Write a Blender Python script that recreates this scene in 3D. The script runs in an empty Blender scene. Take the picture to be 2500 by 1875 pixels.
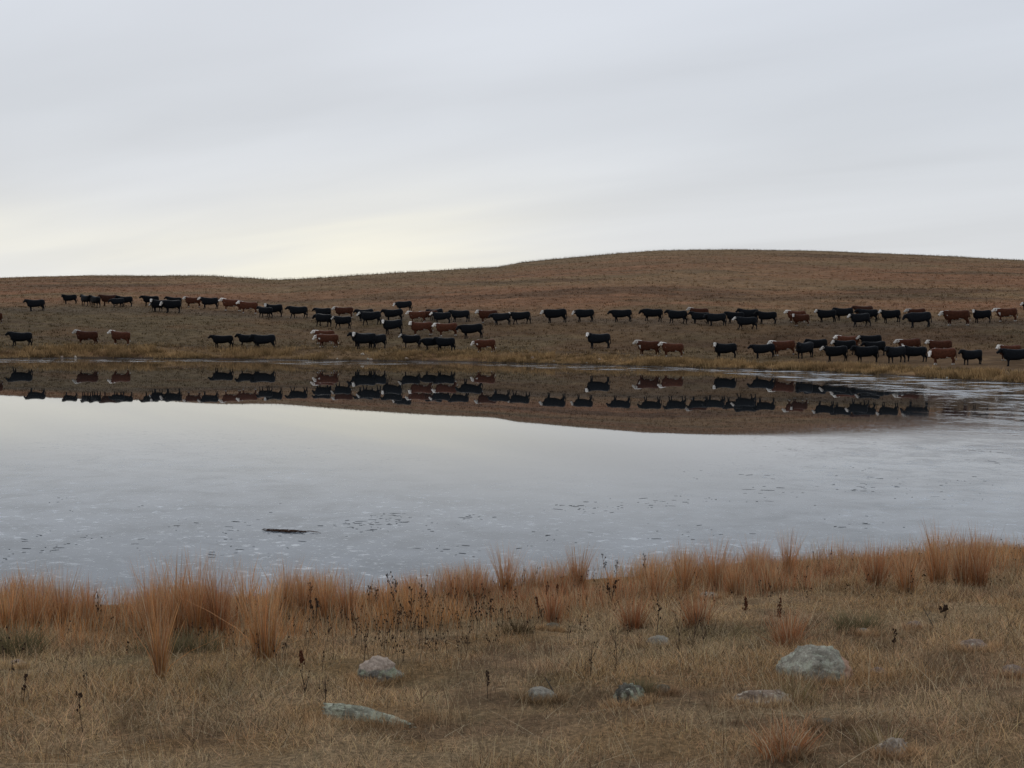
import bpy, bmesh, math, random
import numpy as np
from mathutils import Vector, Matrix, Euler, noise
R = math.radians
rng = np.random.RandomState(11)
random.seed(5)
scene = bpy.context.scene
COL = scene.collection

# ---------------------------------------------------------------- camera
cam = bpy.data.cameras.new("camera"); camo = bpy.data.objects.new("camera", cam); COL.objects.link(camo)
cam.sensor_width = 36; cam.sensor_fit = 'HORIZONTAL'; cam.lens = 3000/2500*36
cam.clip_start = .1; cam.clip_end = 9000
camo.matrix_world = Matrix.Translation((0, 0, 2.9)) @ Matrix.Rotation(R(90-2.51), 4, 'X') @ Matrix.Rotation(R(.6), 4, 'Z')
scene.camera = camo

# ---------------------------------------------------------------- overcast sky
SUN_EL, SUN_AZ = 38, -10            # degrees; azimuth from +Y, negative = left
world = bpy.data.worlds.new("World"); scene.world = world; world.use_nodes = True
class NT:
    def __init__(s, tree): s.t = tree; tree.nodes.clear()
    def n(s, typ, **kw):
        nd = s.t.nodes.new(typ)
        for k, v in kw.items():
            if k == 'ins':
                for a, b in v.items():
                    if hasattr(b, 'is_output'): s.t.links.new(b, nd.inputs[a])
                    else: nd.inputs[a].default_value = b
            else: setattr(nd, k, v)
        return nd
    def m(s, op, a, b=None, c=None, clamp=False):
        i = {0: a}
        if b is not None: i[1] = b
        if c is not None: i[2] = c
        return s.n('ShaderNodeMath', operation=op, use_clamp=clamp, ins=i).outputs[0]
    def mix(s, f, a, b, mode='MIX'):
        nd = s.n('ShaderNodeMix', data_type='RGBA', blend_type=mode)
        for idx, v in ((0, f), (6, a), (7, b)):
            if hasattr(v, 'is_output'): s.t.links.new(v, nd.inputs[idx])
            else: nd.inputs[idx].default_value = v if idx == 0 else (tuple(v)+(1,))[:4]
        return nd.outputs[2]
    def ramp(s, f, pts, interp='LINEAR'):
        nd = s.n('ShaderNodeValToRGB', ins={0: f}); cr = nd.color_ramp; cr.interpolation = interp
        while len(cr.elements) < len(pts): cr.elements.new(.5)
        for e, (p, c) in zip(cr.elements, pts):
            e.position = p; e.color = (tuple(c)+(1,))[:4] if hasattr(c, '__len__') else (c, c, c, 1)
        return nd.outputs[0]
    def noise(s, vec, scale, detail=4, rough=.5, dist=0):
        return s.n('ShaderNodeTexNoise', ins={'Vector': vec, 'Scale': scale, 'Detail': detail, 'Roughness': rough, 'Distortion': dist}).outputs[0]
def srgb(*c): return tuple(((v/255+.055)/1.055)**2.4 if v > 10 else v/255/12.92 for v in c)
w = NT(world.node_tree)
tc = w.n('ShaderNodeTexCoord').outputs['Generated']
sep = w.n('ShaderNodeSeparateXYZ', ins={0: tc}).outputs
el = w.m('MAXIMUM', sep[2], 0)
az = w.m('ARCTAN2', sep[0], sep[1])
# stratus deck seen in perspective
den = w.m('ADD', el, .11)
px = w.m('DIVIDE', sep[0], den); py = w.m('DIVIDE', sep[1], den)
ca, sa = math.cos(R(-38)), math.sin(R(-38))
rx = w.m('ADD', w.m('MULTIPLY', px, ca), w.m('MULTIPLY', py, sa)); ry = w.m('SUBTRACT', w.m('MULTIPLY', py, ca), w.m('MULTIPLY', px, sa))
pv = w.n('ShaderNodeCombineXYZ', ins={0: w.m('MULTIPLY', rx, .30), 1: ry}).outputs[0]
n1 = w.noise(pv, .9, 4, .42, .5)
n2 = w.noise(pv, 2.4, 3, .45, .3)
base = w.ramp(el, [(0, srgb(221, 223, 225)), (.08, srgb(213, 216, 220)), (.16, srgb(208, 213, 220)), (.30, srgb(208, 214, 224)), (1, srgb(196, 204, 216))])
cl = w.ramp(n1, [(.32, .90), (.5, .985), (.68, 1.05)])
cl2 = w.ramp(n2, [(.3, .98), (.7, 1.02)])
cloud = w.mix(1, w.mix(1, base, cl, 'MULTIPLY'), cl2, 'MULTIPLY')
# thin warm break low over the hills, left of centre
def gauss(x, c, s): 
    d = w.m('DIVIDE', w.m('SUBTRACT', x, c), s); return w.m('EXPONENT', w.m('MULTIPLY', w.m('MULTIPLY', d, d), -1))
g1 = w.m('MULTIPLY', gauss(az, -.14, .15), gauss(w.m('SUBTRACT', el, w.m('MULTIPLY', az, .14)), .066, .05))
g2 = w.m('MULTIPLY', gauss(az, -.40, .14), gauss(el, .065, .028))
gl = w.m('ADD', g1, w.m('MULTIPLY', g2, .55), clamp=True)
gl = w.m('MULTIPLY', gl, w.ramp(n2, [(.25, .55), (.65, 1)]))
cloud = w.mix(w.m('MULTIPLY', gl, .85, clamp=True), cloud, srgb(249, 245, 226))
sky = w.n('ShaderNodeTexSky', sky_type='NISHITA', sun_disc=False, sun_elevation=R(SUN_EL), sun_rotation=R(SUN_AZ), dust_density=3.0)
skyl = w.n('ShaderNodeVectorMath', operation='SCALE', ins={0: sky.outputs[0]}); skyl.inputs['Scale'].default_value = 1.0
nish = w.n('ShaderNodeBackground', ins={'Color': sky.outputs[0], 'Strength': .06})
ovc = w.n('ShaderNodeBackground', ins={'Color': cloud, 'Strength': 1.07})
mx = w.n('ShaderNodeMixShader', ins={0: .93, 1: nish.outputs[0], 2: ovc.outputs[0]})
w.n('ShaderNodeOutputWorld', ins={0: mx.outputs[0]})

sun = bpy.data.lights.new("sun", 'SUN'); sun.energy = .5; sun.angle = R(25); sun.color = (1, .95, .86)
suno = bpy.data.objects.new("sun", sun); COL.objects.link(suno)
suno.rotation_euler = (R(90-SUN_EL), 0, R(180-SUN_AZ))
suno.rotation_euler = Vector((math.sin(R(SUN_AZ))*math.cos(R(SUN_EL)), math.cos(R(SUN_AZ))*math.cos(R(SUN_EL)), math.sin(R(SUN_EL)))).to_track_quat('Z', 'Y').to_euler()

vs = scene.view_settings; vs.view_transform = 'Standard'; vs.look = 'None'; vs.exposure = 0; vs.gamma = 1; vs.use_curve_mapping = False
scene.render.engine = 'CYCLES'; scene.cycles.max_bounces = 5
# ---------------------------------------------------------------- terrain shape (metres; camera stands at X=0, Y=0)
def vnoise(x, y, seed=0):
    x = np.asarray(x, float); y = np.asarray(y, float)
    xi = np.floor(x).astype(np.int64); yi = np.floor(y).astype(np.int64)
    fx = x - xi; fy = y - yi
    fx = fx*fx*(3-2*fx); fy = fy*fy*(3-2*fy)
    def h(a, b):
        n = (a*374761393 + b*668265263 + seed*1442695041) & 0xffffffff
        n = ((n ^ (n >> 13))*1274126177) & 0xffffffff
        return ((n ^ (n >> 16)) & 0xffff)/65535.0
    return (h(xi, yi)*(1-fx)+h(xi+1, yi)*fx)*(1-fy) + (h(xi, yi+1)*(1-fx)+h(xi+1, yi+1)*fx)*fy
def fbm(x, y, seed=0, octaves=4):
    s = 0; a = .5; t = 0
    for o in range(octaves):
        s = s + a*vnoise(x, y, seed+o*17); t += a; a *= .5; x = x*2.03+7.1; y = y*2.03-3.7
    return s/t                                            # 0..1
UG = np.linspace(-2.0, 2.0, 1601)
def prof(xs, vs, sig=.012):
    v = np.interp(UG, xs, vs)
    k = np.exp(-.5*((np.arange(-60, 61)*(UG[1]-UG[0]))/sig)**2); k /= k.sum()
    return np.convolve(np.pad(v, 60, mode='edge'), k, mode='valid')
# bearing u = X/Y against distance / height of far shore, lower bench, upper bench and ridge
g_S = prof([-1.5,-.9,-.6,-.403,-.357,-.27,-.157,-.053,.05,.15,.257,.35,.417,.6,.9,1.5], [40,60,85,106.5,110,111,111,110.7,105.7,99.8,92.8,80.7,74,58,40,25])
g_AY = prof([-.9,-.6,-.417,-.25,-.083,.07,.167,.25,.383,.417,.6,.9], [70,93,112,116,116,113,107,101,94,92,80,65])
g_AZ = prof([-.417,-.25,-.083,.07,.167,.25,.383,.417], [.95,.97,.97,1.25,.62,.55,.66,.62])
g_BY = prof([-.417,-.34,-.177,-.083,.033,.11,.217,.36,.417,.9], [147,150,147,140,132,130,128,120,120,110])
g_BZ = prof([-.417,-.34,-.177,-.083,.033,.11,.217,.36,.417], [4.6,5.0,4.2,4.2,3.85,4.0,3.95,3.8,4.1])
g_RY = prof([-.417,-.317,-.25,-.183,-.083,0,.117,.25,.417], [460,400,300,250,268,310,380,390,380], .02)
_sx = [0,100,200,300,400,450,520,600,680,800,900,1000,1080,1115,1200,1300,1400,1500,1600,1700,1800,1900,2000,2100,2212]
_sy = [601,598,595.5,597,596,597,601,606,602,594.5,588.5,583,577,569,561,552,543.5,541,541,542,545,549,553,559,564]
g_RA = prof([(x*1.1302-1250)/3000 for x in _sx], [((793+.0105*x*1.1302)-y*1.1302)/3000 for x, y in zip(_sx, _sy)], .004)
g_N = prof([-.9,-.417,-.34,-.085,.013,.26,.41,.9], [13.5,12.9,12.6,13.3,13.9,15.6,16.6,19])
def ug(a, u): return np.interp(u, UG, a)
def herm(t, p0, p1, m0, m1, h):
    t2 = t*t; t3 = t2*t
    return (2*t3-3*t2+1)*p0+(t3-2*t2+t)*h*m0+(-2*t3+3*t2)*p1+(t3-t2)*h*m1
def z_far(X, Y):
    u = X/np.maximum(Y, 1)
    S, AY, AZ, BY, BZ, RY, RA = [ug(g, u) for g in (g_S, g_AY, g_AZ, g_BY, g_BZ, g_RY, g_RA)]
    RZ = 2.9+RA*RY
    sS = .16; s1 = AZ/(AY-S); s2 = (BZ-AZ)/(BY-AY); s3 = (RZ-BZ)/(RY-BY)
    mA = np.minimum((s1+s2)/2, .11); mB = (s2+s3)/2
    z = np.where(Y < S, -(S-Y)*.12-.02, 0)
    z = np.where((Y >= S) & (Y < AY), herm((Y-S)/(AY-S), .04, AZ, sS, mA*.8, AY-S), z)
    z = np.where((Y >= AY) & (Y < BY), herm((Y-AY)/(BY-AY), AZ, BZ, mA*.8, mB, BY-AY), z)
    z = np.where((Y >= BY) & (Y < RY), herm((Y-BY)/(RY-BY), BZ, RZ, mB, RA, RY-BY), z)
    t = Y-RY; tm = np.minimum(t, (RA+.04)/.0008)
    z = np.where(Y >= RY, RZ+RA*tm-.0004*tm*tm-.04*(t-tm), z)
    w = np.clip((Y-S-1)/12, 0, 1)
    z = z+w*((fbm(X/14, Y/14, 5)-.5)*.5+(fbm(X/2.2, Y/2.2, 9, 3)-.5)*.12)
    return np.maximum(z, -3)
def z_near(X, Y):
    N = ug(g_N, X/np.maximum(Y, 5))
    z = 1.32*(1-np.clip(Y, -30, 60)/N)
    z = np.where(z > 0, z, z*1.5)
    k = np.clip((N-Y)/3, 0, 1)
    return z+k*((fbm(X/.9, Y/.9, 31, 4)-.5)*.16)+(fbm(X/2.1+4, Y/2.1, 37, 2)-.5)*.06*np.clip((N-Y+1)/2, 0, 1)
COWS = [
(-55.71,131.7,-4,0.93,"Rp","dark red cow cut off by the left edge, only its rump in view"),
(-56.77,146.4,25,1.00,"Kp","lone black cow at the far left end of the upper row"),
(-56.95,158.2,22,0.90,"Kf","small black cow standing by itself, second from the left on the upper slope"),
(-53.66,154.5,-42,1.00,"Kp","black cow at the left of the cluster of four high on the left slope"),
(-51.73,152.4,-45,1.04,"Kf","black cow in the same upper left cluster, close in front of its neighbour's rump"),
(-50.72,154.7,33,1.02,"Dp","dark red plain headed cow among black cattle on the upper left slope"),
(-48.49,153.8,26,0.94,"Kp","black cow at the right end of the upper left cluster, tail to the gap"),
(-49.00,152.6,42,0.84,"Kg","low black calf in front of the red and black pair on the upper left slope"),
(-44.92,112.2,16,0.98,"Kp","black cow alone by the water at the far left of the lower row"),
(-39.87,115.0,0,1.03,"Rp","left one of two matching red white faced cows near the water at left"),
(-37.05,116.0,-15,0.99,"Rp","right one of two matching red white faced cows near the water at left"),
(-46.28,157.2,33,0.97,"Kp","black cow whose head leads the dense bunch on the upper slope, left side"),
(-43.29,149.4,-23,0.84,"Wg","black calf with a white nose low behind the white faced leader of the left bunch"),
(-43.29,157.1,4,0.96,"Kp","large black cow at the back right of the dense bunch on the upper left slope"),
(-42.56,148.4,25,1.08,"Wf","black cow turning a bright white face, in the dense bunch on the upper left slope"),
(-40.86,147.5,43,1.16,"Wg","black cow with lowered pale face at the front of the dense bunch on the left"),
(-40.87,157.1,13,0.97,"Rp","red cow with white muzzle and neck stripe just right of the dense left bunch"),
(-38.32,155.4,24,1.06,"Wp","black cow with clean white face between two red cows on the upper slope"),
(-35.01,152.9,5,1.11,"Rp","bright red white faced cow leading two reds on the upper slope"),
(-32.34,150.2,1,1.07,"Rp","darker red white faced cow following close behind the brighter red one"),
(-29.23,145.0,-29,0.99,"Kp","black cow directly behind the two red ones, head low against them"),
(-28.46,146.3,31,1.12,"Wf","black cow with pale patches on its face beside another black cow, left of centre"),
(-25.30,144.8,2,1.10,"Kw","black cow walking alone between two groups left of centre on the upper slope"),
(-21.89,141.8,-14,0.97,"Kp","black cow standing directly above and behind another black cow, left of centre"),
(-20.88,135.1,-26,1.07,"Kg","black cow in front of the stacked black pair, head lowered"),
(-19.53,142.2,-5,1.00,"Rp","red white faced cow above the small walking black one, left of centre"),
(-18.41,133.0,-17,0.99,"Ww","small black cow with white nose walking just below a red cow"),
(-16.65,139.1,16,0.99,"Kp","black cow at the back left of the central crowd"),
(-15.60,135.3,-1,1.13,"Ww","black cow with white nose walking in front of the central crowd's back row"),
(-27.44,116.2,7,0.92,"Kp","black cow standing apart at the left of three black ones by the water"),
(-25.21,116.9,3,0.93,"Kp","middle one of three black cows by the water, ears raised, left of centre"),
(-23.33,115.4,14,1.05,"Kp","right one of three black cows by the water, rump toward the gap"),
(-18.42,120.3,3,0.98,"Rp","red cow standing behind its twin near the water, only head and back visible"),
(-17.70,117.3,2,0.98,"Rg","red cow in front of its twin near the water with head lowered"),
(-14.54,118.3,6,0.99,"Kp","black cow partly hidden behind the white faced black one near the water"),
(-13.99,116.2,13,1.12,"Wf","black cow near the water, square white face to the viewer, left of centre"),
(-12.98,117.0,29,1.04,"Kp","black cow at the tail end of the tight trio near the water, left of centre"),
(-13.34,137.5,3,1.05,"Kp","black cow in the central crowd just below the topmost one"),
(-13.17,148.9,1,0.99,"Wg","topmost cow on the slope, black with pale muzzle, standing above the central crowd"),
(-12.41,127.3,22,1.08,"Wf","black cow with white face turned to the viewer, below the central crowd"),
(-8.57,136.6,27,0.90,"Kp","black cow at the back of the central crowd seen above a white faced one"),
(-9.19,135.8,16,0.89,"Rp","red cow at the back of the central crowd, only its back showing"),
(-10.48,134.9,-5,0.95,"Rp","red white faced cow in the middle of the central crowd"),
(-7.67,132.9,-5,0.95,"Wp","black cow with white face looking left, centre right of the central crowd"),
(-5.75,133.8,-3,0.95,"Kp","black cow at the right end of the central crowd"),
(-9.34,125.8,2,1.07,"Rf","red cow with white poll facing the viewer, left of two reds at centre"),
(-6.71,124.8,2,1.03,"Rp","red white faced cow between a red cow and a black cow, lower centre"),
(-4.11,123.0,0,1.05,"Kw","black cow walking behind two red ones, lower centre"),
(-9.72,117.5,-7,0.93,"Wp","black cow with a white spot on its poll, by the water at centre"),
(-7.53,115.4,25,0.91,"Kg","black cow in the middle of the black line by the water at centre"),
(-6.30,114.5,-14,0.95,"Kp","black cow at the right end of the black line by the water at centre"),
(-2.54,113.1,-5,0.92,"Rg","red cow with lowered white face alone by the water, right of the black line"),
(-2.69,132.5,3,1.06,"Rp","red white faced cow leading three on the upper slope, just right of centre"),
(-1.23,130.7,0,0.99,"Kw","black cow overlapping the red leader, just right of centre"),
(0.84,130.7,1,1.02,"Ww","black cow with white poll, last of the three just right of centre"),
(4.50,130.6,1,1.11,"Ww","black cow with white face striding alone, right of centre on the upper slope"),
(7.60,130.7,4,1.02,"Wg","black cow with white muzzle whose legs are lost in grass, right of centre"),
(11.42,129.6,-7,1.00,"Kw","black cow walking alone uphill of the white faced one near the water"),
(7.95,114.0,4,1.02,"Wf","lone black cow near the water, white face to the viewer, right of centre"),
(11.85,107.7,-11,1.02,"Rp","red cow with white face and belly, left one of the touching pair near the water"),
(13.93,107.4,3,0.90,"Rp","red cow with white head against the rump of its partner, near the water"),
(14.71,130.2,-6,1.01,"Kg","black cow just left of the long dark line of cattle on the upper slope"),
(17.01,127.7,-24,1.07,"Kp","black cow at the left end of the long dark line on the upper slope"),
(19.84,131.4,-3,0.96,"Rp","red white faced cow looking over the backs of the long dark line"),
(19.32,127.2,-5,0.95,"Kp","black cow in the long dark line hiding the red one's legs"),
(23.00,127.5,-6,0.95,"Kp","black cow in the back of the long dark line, ear sticking up"),
(24.60,128.3,3,1.03,"Kp","tallest black cow at the back of the long dark line"),
(20.78,125.8,4,0.96,"Kw","black cow stepping forward in the middle of the long dark line"),
(23.31,122.9,-1,0.98,"Ww","black cow with white nose walking in front of the long dark line"),
(26.17,126.8,-5,0.93,"Kp","black cow at the right end of the long dark line on the upper slope"),
(18.49,106.9,6,0.99,"Wf","black cow with round white face to the viewer, left of the big lower right herd"),
(21.74,106.3,5,0.92,"Kp","black cow with raised head at the left end of the big lower right herd"),
(29.22,126.9,-3,0.95,"Rp","red cow standing behind the white headed one on the upper right slope"),
(29.08,124.2,6,0.91,"Rf","small red cow facing the viewer with a broad white head, upper right slope"),
(36.72,128.9,3,1.01,"Dp","plain red cow whose back rises highest behind the upper right black cattle"),
(34.41,127.9,1,0.95,"Kp","black cow with raised poll in the middle of the upper right cluster"),
(32.26,126.6,-6,0.95,"Wp","black cow with white face leading the upper right cluster"),
(36.35,126.0,1,0.95,"Kp","black cow at the tail of the upper right cluster"),
(34.36,121.6,7,0.98,"Ww","black cow with white nose in front of the upper right cluster"),
(38.28,124.7,-1,0.96,"Wp","black cow with clear white face behind the upper right cluster"),
(41.15,125.4,5,0.96,"Rp","red cow mostly hidden behind a large black cow on the upper right slope"),
(39.48,119.6,-2,1.18,"Kg","large black cow with head down hiding a red one on the upper right slope"),
(29.60,108.7,-21,0.90,"Rp","red cow with white face at the back of the lower right herd"),
(31.53,108.1,3,0.95,"Wp","black cow with white face at the back of the lower right herd"),
(26.66,107.5,7,0.89,"Kp","black cow behind another black one in the left half of the lower right herd"),
(28.30,104.7,-1,0.95,"Wp","black cow with narrow white face in the thick of the lower right herd"),
(30.41,103.0,16,0.90,"Kp","black cow hemmed in at the middle of the lower right herd"),
(23.60,107.1,6,1.01,"Rp","red cow with white head overlapping the first black one of the lower right herd"),
(24.78,104.2,35,1.02,"Kf","stocky black cow at an angle beside the red one in the lower right herd"),
(26.44,100.4,-5,0.95,"Wp","black cow with white face at the front of the lower right herd"),
(28.48,98.9,10,0.97,"Kp","black cow nearest the water at the front of the lower right herd"),
(30.42,97.6,31,0.97,"Kp","black cow right of the front one in the lower right herd"),
(33.66,104.2,6,0.93,"Rp","red cow with pale face standing behind black ones in the lower right herd"),
(32.24,98.5,-37,0.90,"Wf","short black cow facing the viewer with narrow pale face in the lower right herd"),
(35.58,102.4,-1,0.92,"Rp","dark red cow with pale poll behind the low headed red one"),
(33.36,95.4,-6,1.04,"Rh","red cow lowering a long white face toward the viewer near the water at right"),
(35.62,95.3,20,0.89,"Kp","single black cow between the low headed red one and the right edge pair"),
(39.36,97.3,5,0.95,"Rp","red cow with white head at the right edge behind a black one"),
(38.14,93.1,2,0.99,"Kp","black cow cut by the right edge in front of a red one"),
(43.10,119.7,-21,1.16,"Rw","red cow with large white head and white socks on the upper slope at right"),
(46.30,121.5,-1,0.95,"Wf","black cow with white cap between two red cows on the upper slope at right"),
(49.00,122.2,-6,1.01,"Rp","red white faced cow near the right edge on the upper slope"),
(54.82,130.2,3,0.95,"Wp","black cow with white face cut by the right edge, highest at right"),
]
ROCKS = [
(2.06,7.97,0.44,0.27,"boulder","large rounded lichen grey boulder with a pink corner at its right"),
(-0.92,8.40,0.25,0.19,"twotone","rounded two tone stone, pinkish above and grey with green lichen below"),
(-0.82,7.03,0.61,0.11,"slab","long thin pale green lichened slab lying slanted in the short grass"),
(0.21,7.55,0.19,0.09,"grey","smooth pale grey stone halfway between two lichened ones in the grass"),
(0.73,7.32,0.20,0.12,"lichen","rough angular stone with green and white lichen in the middle foreground"),
(0.96,7.53,0.11,0.06,"tan","small buried tan stone just right of the rough lichened stone"),
(1.55,7.31,0.36,0.09,"pinkslab","low whitish pink rock ridge below the large boulder"),
(1.69,6.39,0.14,0.06,"tan","flat grey tan stone beside the low reddish grass tuft"),
(1.87,5.84,0.14,0.08,"white","broken whitish flaky rock at the lower right"),
(3.34,8.00,0.16,0.09,"pink","pinkish stone cut by the right edge of the photo"),
(2.50,8.20,0.13,0.07,"pink","small pinkish stone just right of the large boulder"),
(1.19,9.55,0.22,0.11,"grey","half buried pale grey stone behind the dark weed stalks"),
(3.32,9.91,0.15,0.09,"pink","small pale pink stone up the bank at right behind the grass"),
(1.41,5.93,0.07,0.05,"white","small white stone at the very bottom below the red tuft"),
(2.04,12.33,0.23,0.07,"grey","low flat stone among the dark weeds near the shore"),
(3.37,8.75,0.22,0.08,"pink","flat pale pinkish stone right of centre of the right bank"),
(0.36,10.54,0.15,0.08,"tan","small tan stone below the dark leafy tuft at centre"),
(2.80,9.59,0.13,0.05,"grey","small pale stone in front of the green grass patch"),
(-3.58,8.79,0.14,0.06,"pink","small pale stone near the left edge in the grass"),
]
CLUMPS = [
(-2.40,8.36,0.54,0.20,0.2,"narrow orange clump standing forward alone at left, its foot in short grass"),
(-1.85,9.19,0.61,0.37,0,"broad vase shaped golden orange clump standing forward, left of the two tone stone"),
(-4.37,10.62,0.48,0.39,0.1,"orange clump at the left edge of the photo"),
(-4.21,10.79,0.53,0.40,0.2,"second orange clump from the left edge"),
(-4.05,10.99,0.51,0.33,0.5,"third orange clump from the left edge"),
(-3.89,11.22,0.42,0.30,0.4,"thin orange clump at the right end of the far left group"),
(-3.05,10.38,0.61,0.38,0.4,"left clump of the tallest orange bank at left"),
(-2.88,10.45,0.62,0.38,0.2,"orange clump just right of the narrow forward clump, rising behind it"),
(-2.69,10.47,0.62,0.38,0.3,"tallest orange clump at the top of the left bank"),
(-2.50,10.48,0.58,0.35,0.7,"reddish clump at the right end of the tall left bank"),
(-2.43,11.21,0.53,0.30,0.1,"golden clump behind the broad vase shaped one"),
(-2.18,11.82,0.50,0.35,0.2,"slim upright orange clump right of the broad vase shaped one"),
(-1.99,11.72,0.41,0.27,0.6,"reddish short clump between two taller orange ones, left of centre"),
(-1.74,11.48,0.46,0.34,0.3,"orange clump with pale tips, last tall one before the dark weeds"),
(-1.51,11.36,0.42,0.34,0.5,"dull orange clump fringing the dark weeds at their left"),
(-1.21,11.78,0.27,0.35,0.5,"short dull orange clump amid the dark weeds"),
(-0.56,12.49,0.35,0.29,0.6,"low red clump left of the tall feathery one at centre"),
(-0.38,12.61,0.40,0.34,0.5,"pinkish red clump touching the tall feathery one at centre"),
(-0.04,13.06,0.50,0.37,0.3,"tall feathery clump alone against the ice at centre"),
(0.75,13.35,0.48,0.31,0.5,"thin open clump against the ice, right of the tall feathery one"),
(0.39,10.97,0.35,0.29,0.9,"dark red clump below the shoreline at centre"),
(1.11,12.94,0.26,0.35,0.3,"low orange clump between the thin open one and the right hand bank"),
(1.06,10.44,0.33,0.42,0.9,"broad dark rusty clump with weeds in front, right of centre"),
(1.49,12.49,0.37,0.37,0.4,"orange clump leading the right hand bank"),
(1.82,12.76,0.50,0.30,0.4,"orange clump with one tall spike in the right hand bank"),
(2.19,13.02,0.50,0.39,0.4,"rounded deep orange clump in the middle of the right hand bank"),
(2.32,12.55,0.36,0.33,0.3,"small orange clump between two taller ones in the right hand bank"),
(2.66,13.30,0.50,0.33,0.5,"spiky orange clump left of the slim pointed one"),
(3.16,13.85,0.51,0.22,0.4,"slim pointed orange clump standing out against the ice"),
(2.69,12.60,0.29,0.34,0.3,"low orange clump at the foot of the slim pointed one"),
(3.51,13.47,0.27,0.31,0.8,"faint short reddish clump in the gap of the right bank"),
(3.80,12.65,0.44,0.38,0.8,"red brown clump at the left of the far right group"),
(3.99,12.27,0.43,0.37,0.4,"orange clump second in the far right group"),
(4.49,12.80,0.58,0.36,0.4,"tall orange clump third in the far right group"),
(4.65,12.57,0.50,0.34,0.6,"reddish clump squeezed between the two tallest on the far right"),
(4.79,12.47,0.58,0.39,0.7,"tallest red brown clump at the right end of the far right group"),
(2.14,9.34,0.30,0.47,0.8,"rounded reddish bush of grass right behind the large boulder"),
(1.37,6.00,0.20,0.28,0.7,"low spreading reddish tuft near the bottom at right"),
(1.72,7.41,0.20,0.30,0.05,"tan tussock leaning over the left side of the large boulder"),
(1.86,5.98,0.12,0.22,0.0,"pale straw tuft just above the broken whitish rock"),
(1.56,10.18,0.34,0.37,0.8,"rusty clump left of the dark seed spike, right of centre"),
(2.79,9.81,0.15,0.39,-1,"low green tussock on the right bank"),
(-2.61,9.66,0.19,0.52,-1,"dark green tussock under the tall orange bank"),
(-3.86,9.51,0.22,0.51,-1,"dark green tussock by the left edge"),
(0.07,10.29,0.15,0.24,-2,"small dark brown tussock at centre below the red one"),
(0.81,7.51,0.11,0.15,-1,"little green tussock behind the rough lichened stone"),
]
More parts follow.
